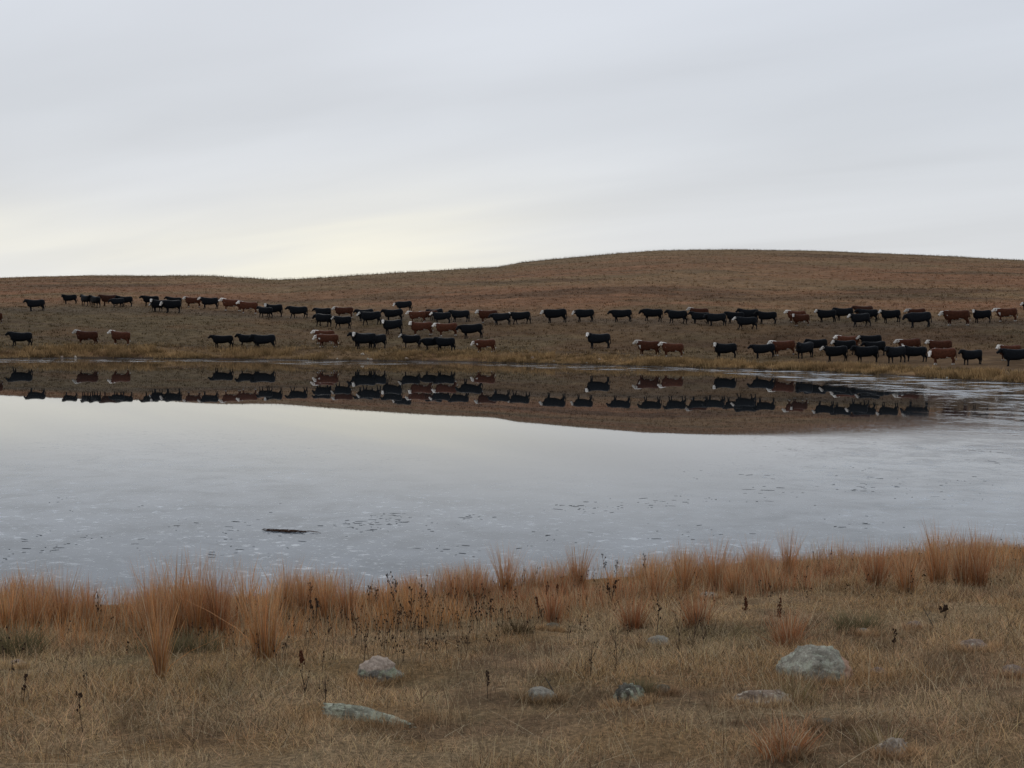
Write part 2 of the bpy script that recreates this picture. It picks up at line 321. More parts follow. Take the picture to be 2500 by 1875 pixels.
WEEDS = [
(-3.70,10.94,0.35,"seed",0.0,"single thin dark stem standing alone between the two orange banks at left"),
(-3.13,11.07,0.15,"cluster",0.1,"dark leafy seed cluster inside the tall orange bank at left"),
(-2.51,11.24,0.24,"dock",0.05,"dark brown seed spike between the tall orange bank and the golden clump"),
(-1.88,11.64,0.31,"seed",-0.1,"dark dotted stem right of the slim orange clump, left of centre"),
(-1.75,10.96,0.27,"cluster",0.1,"bunch of blackish seed heads left of the reddish short clump"),
(-1.48,8.68,0.14,"dock",0,"short dark brown dock spike in front of the broad vase shaped clump"),
(-1.36,11.80,0.28,"seed",0.05,"dark seeded stem at the left start of the weed belt"),
(-1.23,11.34,0.29,"seed",-0.05,"second dark seeded stem in the weed belt"),
(-1.13,11.60,0.33,"seed",0.1,"dark seeded stem leaning right in the weed belt"),
(-1.02,11.27,0.45,"seed",-0.25,"taller dark stem leaning left in the weed belt"),
(-0.90,11.06,0.35,"seed",0,"dark seeded stem in the middle of the weed belt"),
(-0.86,11.52,0.33,"seed",0.1,"dark seeded stem right of the middle of the weed belt"),
(-0.73,11.12,0.32,"seed",-0.1,"dark seeded stem near the right end of the weed belt"),
(-0.28,9.98,0.33,"seed",0.05,"tall dark stem with round heads below the pinkish clump"),
(-0.16,10.80,0.20,"seed",0,"dark stem with round heads below the tall feathery clump"),
(0.26,15.23,0.08,"cluster",0,"small dark twig tuft against the ice between the feathery clump and the open one"),
(0.38,12.46,0.21,"dock",0.05,"left spike of the rusty dock pair at centre"),
(0.48,12.27,0.22,"dock",-0.05,"right spike of the rusty dock pair at centre"),
(0.31,11.25,0.21,"dock",-0.3,"leaning rusty dock spike below the dock pair at centre"),
(1.15,13.79,0.34,"seed",-0.35,"dark spike leaning left against the ice, right of the open clump"),
(1.19,13.59,0.29,"seed",0.0,"shorter upright dark spike beside the leaning one against the ice"),
(1.55,13.73,0.32,"seed",-0.1,"dark spike rising at the start of the right hand bank"),
(1.00,12.10,0.22,"cluster",0.2,"dark leafy bunch left of the broad rusty clump"),
(1.20,9.85,0.28,"seed",0,"dark stalk right of the broad rusty clump"),
(1.26,9.07,0.30,"branch",0.0,"branching dark weed behind the half buried pale stone"),
(1.36,9.02,0.33,"branch",0.1,"second branching dark weed right of the half buried pale stone"),
(1.48,9.20,0.23,"branch",-0.1,"branching dark weed under the rusty clump"),
(0.73,8.38,0.31,"branch",0,"tall branching weed above the rough lichened stone"),
(0.54,8.15,0.24,"branch",0.1,"branching weed left of the rough lichened stone"),
(2.21,10.10,0.23,"dock",0.15,"tall dark rusty seed spike standing above the reddish bush"),
(2.07,10.70,0.16,"dock",0,"low dark dock spike left of the tall rusty one"),
(5.85,15.04,0.15,"twig",-0.4,"grey twig leaning left out over the ice at far right"),
(3.63,10.21,0.14,"cluster",0.4,"dark curled seed pod on a bent stem on the right bank"),
(3.42,9.72,0.21,"twig",-0.6,"dark leaning stick on the right bank"),
(2.81,8.89,0.18,"seed",0,"thin dark stem on the slope right of the green tussock"),
(-1.15,7.56,0.20,"branch",0.1,"dark branching dry weed above the left end of the long slab"),
(-1.28,7.62,0.18,"branch",-0.1,"thin branching dry weed left of the long slab"),
(-3.01,7.54,0.18,"seed",0,"dark stem with a knob near the left edge in the short grass"),
(-2.41,6.88,0.23,"seed",-0.1,"tall thin dark stem in the short grass at lower left"),
(-2.79,8.10,0.07,"twig",-0.6,"short thick dark twig leaning in the short grass at left"),
(0.29,7.69,0.10,"twig",-0.6,"dark brown broken stem leaning beside the smooth pale stone"),
(-0.13,7.62,0.17,"seed",0,"black headed thin stem left of the smooth pale stone"),
]
DEBRIS = [
(-7.58,20.26,0.27,3),
(-7.47,20.90,0.10,2),
(-6.78,19.34,0.39,2),
(-5.99,19.92,0.10,2),
(-6.54,16.70,0.17,8),
(-6.30,15.83,0.32,5),
(-5.91,15.78,0.37,10),
(-5.96,16.22,0.22,4),
(-5.71,16.75,0.67,8),
(-6.16,15.09,0.30,4),
(-4.91,17.92,0.36,7),
(-4.09,17.63,0.35,6),
(-3.91,18.02,0.36,6),
(-3.88,16.51,0.44,5),
(-3.75,19.73,0.13,2),
(-3.74,15.58,0.21,3),
(-3.18,17.34,0.35,8),
(-2.38,17.92,0.60,14),
(-1.88,18.90,0.57,18),
(-1.78,18.26,0.37,12),
(-2.14,18.46,0.74,14),
(-2.15,17.53,0.53,8),
(-1.11,17.82,0.48,8),
(-1.46,19.19,0.51,6),
(-0.61,18.95,0.76,8),
(1.03,20.17,0.81,14),
(1.28,19.77,0.53,8),
(2.44,20.65,1.10,14),
(3.20,21.09,1.12,12),
(1.73,20.36,1.09,10),
(4.84,22.12,1.47,16),
(6.52,22.85,1.52,18),
(7.30,24.16,1.61,14),
(8.79,24.26,1.21,10),
(7.78,22.07,1.47,10),
(7.57,25.92,0.26,3),
(7.61,26.70,0.53,4),
(6.97,30.60,0.20,3),
(-3.33,15.87,1.06,10),
(-0.78,16.02,1.07,10),
(0.60,17.24,1.44,14),
(3.00,17.73,1.48,14),
(5.34,18.65,1.24,12),
(-4.90,15.78,0.53,4),
(5.12,24.99,0.83,5),
(11.86,30.80,0.92,8),
(10.93,27.87,0.84,8),
(3.85,25.43,1.36,5),
]
SHORE_STONES = [
(-13.78,113.04,0.38),
(-13.08,111.24,0.30),
(-12.78,110.89,0.44),
(-15.87,111.32,0.22),
(-16.95,112.30,0.22),
(-9.58,111.15,0.52),
(7.54,106.44,0.28),
(6.39,105.56,0.21),
(-40.06,109.17,0.33),
(-39.06,109.75,0.29),
(28.49,80.31,0.24),
(1.80,109.36,0.33),
(3.62,107.17,0.29),
(14.75,100.65,0.34),
]
# ---------------------------------------------------------------- helpers
def mat(name):
    m = bpy.data.materials.new(name); m.use_nodes = True; return m, NT(m.node_tree)
def finish(t, shader): t.n('ShaderNodeOutputMaterial', ins={0: shader})
def principled(t, **k):
    ins = {'Roughness': .85, 'Specular IOR Level': .2}; ins.update({a.replace('_', ' '): b for a, b in k.items()})
    return t.n('ShaderNodeBsdfPrincipled', ins=ins)
def tag(o, label=None, cat=None, group=None, kind=None):
    if label: o['label'] = label
    if cat: o['category'] = cat
    if group: o['group'] = group
    if kind: o['kind'] = kind
    return o
def link(name, me, m=None, parent=None):
    o = bpy.data.objects.new(name, me); COL.objects.link(o)
    if m is not None and not me.materials: me.materials.append(m)
    if parent: o.parent = parent
    return o
def np_mesh(name, co, tris, color=None, smooth=False):
    me = bpy.data.meshes.new(name); co = np.ascontiguousarray(co, np.float32); tris = np.ascontiguousarray(tris, np.int32)
    k = tris.shape[1]
    me.vertices.add(len(co)); me.vertices.foreach_set('co', co.ravel())
    me.loops.add(tris.size); me.loops.foreach_set('vertex_index', tris.ravel())
    me.polygons.add(len(tris)); me.polygons.foreach_set('loop_start', np.arange(0, tris.size, k, dtype=np.int32))
    me.polygons.foreach_set('use_smooth', np.full(len(tris), smooth))
    me.update(calc_edges=True)
    if color is not None: add_attr(me, 'tint', color)
    return me
def add_attr(me, nm, c):
    c = np.asarray(c, np.float32)
    if c.ndim == 1:
        a = me.attributes.new(nm, 'FLOAT', 'POINT'); a.data.foreach_set('value', c)
    else:
        a = me.attributes.new(nm, 'FLOAT_COLOR', 'POINT')
        a.data.foreach_set('color', np.hstack([c, np.ones((len(c), 1), np.float32)]).astype(np.float32).ravel())
def blades(base, h, w, az, lean, curl, col, tipcol, segs=3):
    """n grass blades: base (n,3); bend towards az; colours run from col to tipcol"""
    n = len(base); L = segs
    ts = np.arange(L)/L
    d = np.stack([np.cos(az), np.sin(az), 0*az], 1)
    fa = az+rng.uniform(0, math.pi, n); side = np.stack([np.cos(fa), np.sin(fa), 0*fa], 1)
    V = np.zeros((n, 2*L+1, 3)); C = np.zeros((n, 2*L+1, 3))
    def P(t):
        out = (lean*t+curl*t*t); up = t*np.sqrt(np.maximum(.06, 1-np.minimum((lean+curl)**2*.55, .93)))
        return base+d*(out*h)[:, None]+np.array([0, 0, 1])*(up*h)[:, None]
    for i, t in enumerate(ts):
        p = P(t); ww = (w*(1-.65*t))[:, None]*.5
        V[:, 2*i] = p-side*ww; V[:, 2*i+1] = p+side*ww
        C[:, 2*i] = C[:, 2*i+1] = col*(1-t)+tipcol*t
    V[:, 2*L] = P(1.0); C[:, 2*L] = tipcol
    T = []
    for i in range(L-1): T += [(2*i, 2*i+1, 2*i+3), (2*i, 2*i+3, 2*i+2)]
    T.append((2*L-2, 2*L-1, 2*L)); T = np.array(T)
    F = (T[None]+(np.arange(n)*(2*L+1))[:, None, None]).reshape(-1, 3)
    return V.reshape(-1, 3), F, C.reshape(-1, 3)
def join(parts):
    vs, fs, cs, off = [], [], [], 0
    for v, f, c in parts: vs.append(v); fs.append(f+off); cs.append(c); off += len(v)
    return np.vstack(vs), np.vstack(fs), np.vstack(cs)
def sm(x, a, b): t = np.clip((x-a)/(b-a), 0, 1); return t*t*(3-2*t)
def lerp(a, b, t): return a*(1-t[:, None])+b*t[:, None]
A = lambda *c: np.array(c, float)[None]

# ---------------------------------------------------------------- materials
def grass_mat(name, transl=.25, rough=.9):
    m, t = mat(name)
    c = t.n('ShaderNodeAttribute', attribute_name='tint').outputs['Color']
    d = t.n('ShaderNodeBsdfDiffuse', ins={'Color': c}); tr = t.n('ShaderNodeBsdfTranslucent', ins={'Color': c})
    finish(t, t.n('ShaderNodeMixShader', ins={0: transl, 1: d.outputs[0], 2: tr.outputs[0]}).outputs[0]); return m
M_GRASS = grass_mat('dry_grass')
M_STEM = grass_mat('dry_stem', .05)

m, t = mat('near_soil'); M_SOIL = m
pos = t.n('ShaderNodeNewGeometry').outputs['Position']
c = t.n('ShaderNodeAttribute', attribute_name='tint').outputs['Color']
c = t.mix(1, c, t.ramp(t.noise(pos, 28, 6, .7), [(.3, .35), (.5, .9), (.7, 1.6)]), 'MULTIPLY')
b = t.n('ShaderNodeBump', ins={'Height': t.noise(pos, 60, 6, .7), 'Strength': .9, 'Distance': .03})
finish(t, principled(t, Base_Color=c, Roughness=.95, Specular_IOR_Level=.05, Normal=b.outputs[0]).outputs[0])

m, t = mat('far_turf'); M_TURF = m
pos = t.n('ShaderNodeNewGeometry').outputs['Position']
c = t.n('ShaderNodeAttribute', attribute_name='tint').outputs['Color']
c = t.mix(1, c, t.ramp(t.noise(pos, 1.1, 6, .65), [(.3, .7), (.5, 1), (.7, 1.25)]), 'MULTIPLY')
c = t.mix(1, c, t.ramp(t.noise(pos, .22, 4, .6), [(.35, .86), (.65, 1.12)]), 'MULTIPLY')
b = t.n('ShaderNodeBump', ins={'Height': t.noise(pos, 1.6, 5, .7), 'Strength': .5, 'Distance': .3})
finish(t, principled(t, Base_Color=c, Roughness=.95, Specular_IOR_Level=.05, Normal=b.outputs[0]).outputs[0])

m, t = mat('pond_ice'); M_ICE = m
pos = t.n('ShaderNodeNewGeometry').outputs['Position']
far = t.n('ShaderNodeAttribute', attribute_name='frost').outputs['Fac']     # ruffled, frosted belt along the far bank
near = t.n('ShaderNodeAttribute', attribute_name='nearice').outputs['Fac']  # thicker speckled ice on this side
nA = t.noise(pos, .34, 5, .6); nB = t.noise(pos, 1.3, 4, .6); nC = t.noise(pos, 5.0, 4, .6); nD = t.ramp(t.noise(pos, .9, 6, .7, .4), [(.42, 0), (.62, 1)])
fr = t.m('MULTIPLY', far, t.ramp(t.m('ADD', t.m('MULTIPLY', nA, .65), t.m('MULTIPLY', nB, .35)), [(.44, .08), (.51, .22), (.535, .5), (.56, 1)]), clamp=True)
fleck = t.m('MULTIPLY', t.ramp(nC, [(.57, 0), (.65, 1)]), t.m('MULTIPLY', near, t.ramp(nA, [(.4, .2), (.6, 1)])), clamp=True)
fleck2 = t.m('MULTIPLY', t.ramp(t.noise(pos, 13, 3, .6), [(.62, 0), (.70, .9)]), near, clamp=True)
fleck = t.m('MAXIMUM', fleck, fleck2)
col = t.mix(near, srgb(34, 37, 39), srgb(104, 112, 121))
col = t.mix(t.m('MULTIPLY', t.m('MULTIPLY', near, nD), .5), col, srgb(56, 62, 66))
col = t.mix(t.m('MULTIPLY', near, t.ramp(nA, [(.40, .45), (.60, 0)])), col, srgb(70, 76, 80))
col = t.mix(fr, col, srgb(112, 116, 122))
col = t.mix(t.m('MULTIPLY', fleck, .8), col, srgb(205, 210, 214))
rough = t.m('ADD', t.m('ADD', .012, t.m('MULTIPLY', fr, .30)), t.m('ADD', t.m('MULTIPLY', fleck, .4), t.m('MULTIPLY', near, t.m('ADD', .06, t.m('MULTIPLY', nD, .07)))))
hgt = t.m('ADD', t.m('MULTIPLY', nB, t.m('MULTIPLY', fr, 1.0)), t.m('MULTIPLY', t.noise(pos, .8, 2, .5), t.m('ADD', .003, t.m('MULTIPLY', near, .06))))
b = t.n('ShaderNodeBump', ins={'Height': hgt, 'Strength': .4, 'Distance': .07})
finish(t, principled(t, Base_Color=col, Roughness=rough, IOR=1.33, Specular_IOR_Level=t.m('SUBTRACT', .5, t.m('MULTIPLY', near, t.m('ADD', .20, t.m('MULTIPLY', nD, .12)))), Normal=b.outputs[0]).outputs[0])

def rock_mat(name, base, dark, lichen, lich_amt, patch=None):
    m, t = mat(name)
    gp = t.n('ShaderNodeTexCoord').outputs['Object']
    n = t.noise(gp, 9, 6, .65); c = t.mix(t.ramp(n, [(.35, 0), (.65, 1)]), dark, base)
    c = t.mix(1, c, t.ramp(t.noise(gp, 60, 4, .7), [(.3, .6), (.7, 1.25)]), 'MULTIPLY')
    l = t.ramp(t.noise(gp, 14, 5, .7, .5), [(.62-lich_amt, 0), (.68-lich_amt, 1)])
    c = t.mix(t.m('MULTIPLY', l, .8), c, lichen)
    c = t.mix(t.ramp(t.noise(gp, 30, 4, .7), [(.60, 0), (.64, .8)]), c, srgb(196, 196, 178))
    c = t.mix(t.ramp(t.noise(gp, 24, 5, .8, .8), [(.36, .5), (.42, 0)]), c, srgb(70, 68, 62))
    if patch:
        s = t.n('ShaderNodeSeparateXYZ', ins={0: gp}).outputs
        f = t.m('ADD', t.m('MULTIPLY', s[0], patch[0]), t.m('ADD', t.m('MULTIPLY', s[2], patch[1]), patch[2]))
        f = t.m('ADD', f, t.m('MULTIPLY', t.m('SUBTRACT', n, .5), .3))
        pc = t.mix(t.ramp(t.noise(gp, 40, 4, .7), [(.35, 0), (.65, 1)]), tuple(v*.6 for v in patch[3]), patch[3])
        c = t.mix(t.ramp(f, [(.48, 0), (.54, 1)]), c, pc)
    b = t.n('ShaderNodeBump', ins={'Height': t.noise(gp, 45, 6, .7), 'Strength': 1.0, 'Distance': .02})
    finish(t, principled(t, Base_Color=c, Roughness=.9, Normal=b.outputs[0]).outputs[0]); return m
RM = {
 'boulder': rock_mat('boulder_stone', srgb(176, 170, 154), srgb(136, 130, 116), srgb(176, 176, 156), .10, (3.0, -1.2, .20, srgb(198, 160, 134))),
 'twotone': rock_mat('twotone_stone', srgb(158, 152, 140), srgb(108, 104, 96), srgb(164, 168, 142), .12, (0, 6.0, .12, srgb(200, 180, 162))),
 'slab': rock_mat('slab_stone', srgb(172, 170, 150), srgb(124, 122, 106), srgb(184, 186, 162), .12),
 'grey': rock_mat('grey_stone', srgb(172, 164, 150), srgb(134, 128, 116), srgb(170, 168, 150), .06),
 'lichen': rock_mat('lichen_stone', srgb(136, 128, 114), srgb(66, 64, 56), srgb(160, 166, 142), .12),
 'tan': rock_mat('tan_stone', srgb(128, 118, 100), srgb(96, 88, 74), srgb(128, 126, 108), .05),
 'pinkslab': rock_mat('pale_pink_stone', srgb(184, 162, 142), srgb(122, 106, 92), srgb(200, 188, 168), .1),
 'pink': rock_mat('pink_stone', srgb(166, 144, 128), srgb(120, 104, 92), srgb(166, 154, 138), .05),
 'white': rock_mat('white_stone', srgb(200, 184, 166), srgb(132, 118, 104), srgb(212, 200, 182), .1),
}
m, t = mat('cow_hide'); M_HIDE = m
c = t.n('ShaderNodeAttribute', attribute_name='tint').outputs['Color']
gp = t.n('ShaderNodeTexCoord').outputs['Object']; rnd = t.n('ShaderNodeObjectInfo').outputs['Random']
c = t.mix(1, c, t.ramp(t.noise(gp, 7, 4, .6), [(.3, .65), (.7, 1.35)]), 'MULTIPLY')
c = t.mix(1, c, t.ramp(rnd, [(0, .7), (1, 1.35)]), 'MULTIPLY')
finish(t, principled(t, Base_Color=c, Roughness=.55, Specular_IOR_Level=.06).outputs[0])

# ---------------------------------------------------------------- ground colour fields (albedo)
TAN, OLIVE, RUST, PALE, BROWN, GOLD = A(.27, .185, .108), A(.15, .118, .070), A(.275, .155, .092), A(.32, .25, .16), A(.155, .10, .063), A(.38, .255, .125)
def far_tint(X, Y):
    u = X/Y; S, AY, BY, RY = [ug(g, u) for g in (g_S, g_AY, g_BY, g_RY)]
    c = lerp(OLIVE, TAN*.66, sm(fbm(X/9, Y/9, 51), .3, .6))
    up = sm(Y, BY-6, BY+25)
    c = lerp(c, TAN*.92, up)
    band = np.clip(sm(Y, BY, BY+25)*(1-sm(Y, BY+60, RY-20)), 0, 1)
    c = lerp(c, RUST*.9, np.clip(band*sm(fbm(X/34, Y/18, 61), .30, .58)*.95, 0, 1))
    c = lerp(c, lerp(OLIVE*1.2, PALE*.75, sm(fbm(X/24, Y/24, 77), .4, .6)), sm(Y, RY-110, RY-10)*.75)
    c = lerp(c, BROWN*.8, sm(fbm(X/38, Y/13, 88), .60, .72)*.8)
    c = lerp(c, OLIVE*1.05, sm(fbm(X/17, Y/8, 93), .56, .68)*.7*(1-up*.3))
    bank = 1-sm(Y-S, 1.2, 5.5)
    c = lerp(c, lerp(GOLD*.8, RUST*.7, sm(fbm(X/5, Y/3, 97), .5, .7)), bank*.85)
    c = c*(1+.5*(fbm(X/1.7, Y/1.7, 101, 3)-.5))[:, None]
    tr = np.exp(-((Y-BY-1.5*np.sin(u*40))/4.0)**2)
    c = lerp(c, A(.135, .112, .088), tr*.55)  # trail along the upper bench, with shade beneath the cattle coloured in
    c = lerp(c, A(.135, .10, .07), (sm(fbm((X*.35+Y)/2.3, (X-Y*.35)/26, 171), .66, .74))*.5)
    c = c*(.70+.10*up)[:, None]*np.array([1.04, .93, .84])
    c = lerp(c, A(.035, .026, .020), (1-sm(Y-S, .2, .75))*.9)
    return c
def near_tint(X, Y):
    c = lerp(TAN*.95, BROWN*1.15, sm(fbm(X/1.3, Y/1.3, 111), .4, .62)*.7)
    c = c*(.72+.5*sm(fbm(X/.28, Y/.28, 113, 3), .3, .7))[:, None]
    c = lerp(c, A(.14, .125, .066), sm(fbm(X/1.6+9, Y/1.1, 121), .56, .70)*.4)
    c = lerp(c, A(.30, .22, .135), sm(fbm(X/1.1+3, Y/.7, 127), .5, .66)*.7)
    c = lerp(c, A(.24, .15, .075), sm(fbm(X/.8, Y/.8+5, 131), .5, .68)*.6)
    N = ug(g_N, X/np.maximum(Y, 5))
    c = lerp(c, A(.25, .145, .07), sm(Y, N-3.4, N-2.2)*.45)
    return c*1.74*np.array([1.0, .97, .90])

# ---------------------------------------------------------------- the setting
def grid(name, XX, YY, ZZ, m, tint, extra=None):
    ny, nx = XX.shape
    co = np.stack([XX, YY, ZZ], -1).reshape(-1, 3)
    i = np.arange(ny*nx).reshape(ny, nx)
    q = np.stack([i[:-1, :-1], i[:-1, 1:], i[1:, 1:], i[1:, :-1]], -1).reshape(-1, 4)
    me = np_mesh(name, co, q, tint, True)
    for k, v in (extra or {}).items(): add_attr(me, k, v)
    return tag(link(name, me, m), kind='structure')
uu = np.concatenate([np.linspace(-2, -.52, 40), np.linspace(-.5, .5, 520), np.linspace(.52, 2, 40)])
yy = np.concatenate([np.linspace(20, 62, 12), np.linspace(64, 170, 260), 172*np.exp(np.linspace(0, math.log(620/172), 230)), np.geomspace(650, 6000, 40)])
U, Y = np.meshgrid(uu, yy); X = U*Y
Z = z_far(X, Y)
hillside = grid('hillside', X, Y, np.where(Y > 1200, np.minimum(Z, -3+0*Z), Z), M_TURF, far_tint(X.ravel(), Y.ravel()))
xx = np.concatenate([-np.geomspace(300, 9, 40), np.linspace(-8.8, 8.8, 300), np.geomspace(9, 300, 40)])
yy = np.concatenate([-np.geomspace(200, 3, 20), np.linspace(-2.5, 4, 20), np.linspace(4.1, 21, 320)])
X, Y = np.meshgrid(xx, yy)
bank = grid('near_bank', X, Y, z_near(X, Y), M_SOIL, near_tint(X.ravel(), Y.ravel())*.6)
uu = np.linspace(-2.6, 2.6, 420); yy = np.concatenate([np.linspace(3, 22, 20), np.linspace(23, 125, 200)])
U, Y = np.meshgrid(uu, yy); X = U*Y
Yc = Y.ravel(); Xc = X.ravel(); uc = Xc/Yc
toS = ug(g_S, uc)-Yc
wid = 13+ 17*sm(uc, .12, .38)+3*np.sin(uc*31)
frost = (1-sm(toS, wid*.75, wid))*(.55+.45*sm(uc, .0, .25))+ sm(uc, .31, .41)*(1-sm(toS, 20, 60))*.42
nearice = 1-sm(Yc+4*np.sin(uc*9+1)-9*sm(uc, .1, .4), 16, 38)
grid('pond_surface', X, Y, 0*X, M_ICE, None, {'frost': np.clip(frost, 0, 1), 'nearice': nearice*.9+.0})

# ---------------------------------------------------------------- grass on the far bank and hill (nobody could count it)
def scatter_far():
    parts = []
    n = 90000                                          # tufts over the hill, thinning with distance
    u = rng.uniform(-.47, .47, n); y = 104*np.exp(rng.uniform(0, 1, n)**1.0*math.log(470/104)); x = u*y
    S, RY = ug(g_S, u), ug(g_RY, u); k = (y > S+1.5) & (y < RY+12); x, y = x[k], y[k]
    def add(x, y, h0, h1, w, col, nb, spread):
        x = np.repeat(x, nb)+rng.normal(0, spread, len(x)*nb); y = np.repeat(y, nb)+rng.normal(0, spread, len(y)*nb)
        col = np.repeat(col, nb, 0)*rng.uniform(.75, 1.25, (len(x), 1))
        z = z_far(x, y)-.03; n = len(x)
        parts.append(blades(np.stack([x, y, z], 1), rng.uniform(h0, h1, n), w*rng.uniform(.7, 1.3, n), rng.uniform(0, 6.28, n), rng.uniform(0, .5, n), rng.uniform(0, .4, n), col, col*1.2, 1))
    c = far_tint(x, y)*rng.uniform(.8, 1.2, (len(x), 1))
    sh = np.where(y < 175, .55, 1.0); add(x, y, .07, .20, .055, c, 4, .14)
    k = rng.uniform(0, 1, len(x)) < .16; add(x[k], y[k], .10, .30, .08, c[k]*rng.choice([.35, .5, 1.45], (k.sum(), 1)), 5, .14)
    # ridge line bristle
    n = 5000; u = rng.uniform(-.47, .47, n); y = ug(g_RY, u)+rng.uniform(-6, 6, n); x = u*y
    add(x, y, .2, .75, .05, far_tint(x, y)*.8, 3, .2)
    # taller golden grass along the water's edge
    n = 11000; u = rng.uniform(-.46, .46, n); S = ug(g_S, u); tt = rng.uniform(0, 1, n)**1.3*7; y = S+.15+tt; x = u*y
    tt = y-ug(g_S, x/y); dens = sm(fbm(x/2.2, y/1.3, 141), .42, .58); k = rng.uniform(0, 1, n) < .12+.88*dens*(1-sm(tt, 1.5+4*fbm(x/6, y*0, 143, 2), 7)); x, y = x[k], y[k]
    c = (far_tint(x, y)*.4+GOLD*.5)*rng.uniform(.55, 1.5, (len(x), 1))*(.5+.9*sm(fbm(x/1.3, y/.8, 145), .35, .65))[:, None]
    add(x, y, .10, .34, .05, c, 8, .14)
    n = 900; u = rng.uniform(-.46, .46, n); S = ug(g_S, u); y = S+.3+rng.uniform(0, 3.2, n); x = u*y
    k = fbm(x/3, y/2, 151) > .50; x, y = x[k], y[k]
    c = (far_tint(x, y)*.4+GOLD*.55)*rng.uniform(.6, 1.5, (len(x), 1))
    add(x, y, .30, .65, .06, c, 34, .24)
    return join(parts)
v, f, c = scatter_far()
tag(link('hillside_grass', np_mesh('hillside_grass', v, f, c), M_GRASS), 'dry brown grass covering the hill behind the cattle', 'grass', kind='stuff')

# ---------------------------------------------------------------- cattle
def ring_loft(bm, rings):
    """rings: list of (centre, axis_a, axis_b, power) -> closed loft"""
    n = 20; prev = None; first = None
    for c, a, b, pw in rings:
        vs_ = []
        for i in range(n):
            th = 2*math.pi*i/n; cs, sn = math.cos(th), math.sin(th)
            cs = math.copysign(abs(cs)**(2/pw), cs); sn = math.copysign(abs(sn)**(2/pw), sn)
            vs_.append(bm.verts.new(Vector(c)+Vector(a)*cs+Vector(b)*sn))
        if prev:
            for i in range(n): bm.faces.new((prev[i], prev[(i+1) % n], vs_[(i+1) % n], vs_[i]))
        else: first = vs_
        prev = vs_
    bm.faces.new(first[::-1]); bm.faces.new(prev)
def tube(bm, pts, up=(0, 1, 0)):
    """pts: (x,y,z,ra,rb)"""
    P = [Vector(p[:3]) for p in pts]; rings = []
    for i, p in enumerate(pts):
        d = (P[min(i+1, len(P)-1)]-P[max(i-1, 0)]).normalized(); s = Vector(up); s = (s-d*s.dot(d)).normalized(); u = d.cross(s)
        rings.append((P[i], s*p[4], u*p[3], 2.2))
    ring_loft(bm, rings)
POSES = {  # poll, head direction, leg offsets (front near, front far, rear near, rear far)
 'p': ((-1.00, 0, 1.36), (-.80, -.10, -.60), (.00, -.10, .02, .14)),
 'w': ((-1.03, 0, 1.27), (-.82, -.05, -.57), (-.24, .16, .22, -.16)),
 'g': ((-1.10, 0, 1.12), (-.62, -.05, -.78), (-.12, .10, -.10, .12)),
 'f': ((-.93, -.20, 1.37), (-.28, -.72, -.64), (.02, -.08, .00, .16)),
 'h': ((-1.0, -.22, 1.02), (-.22, -.52, -.82), (-.10, .12, -.08, .14)),
}
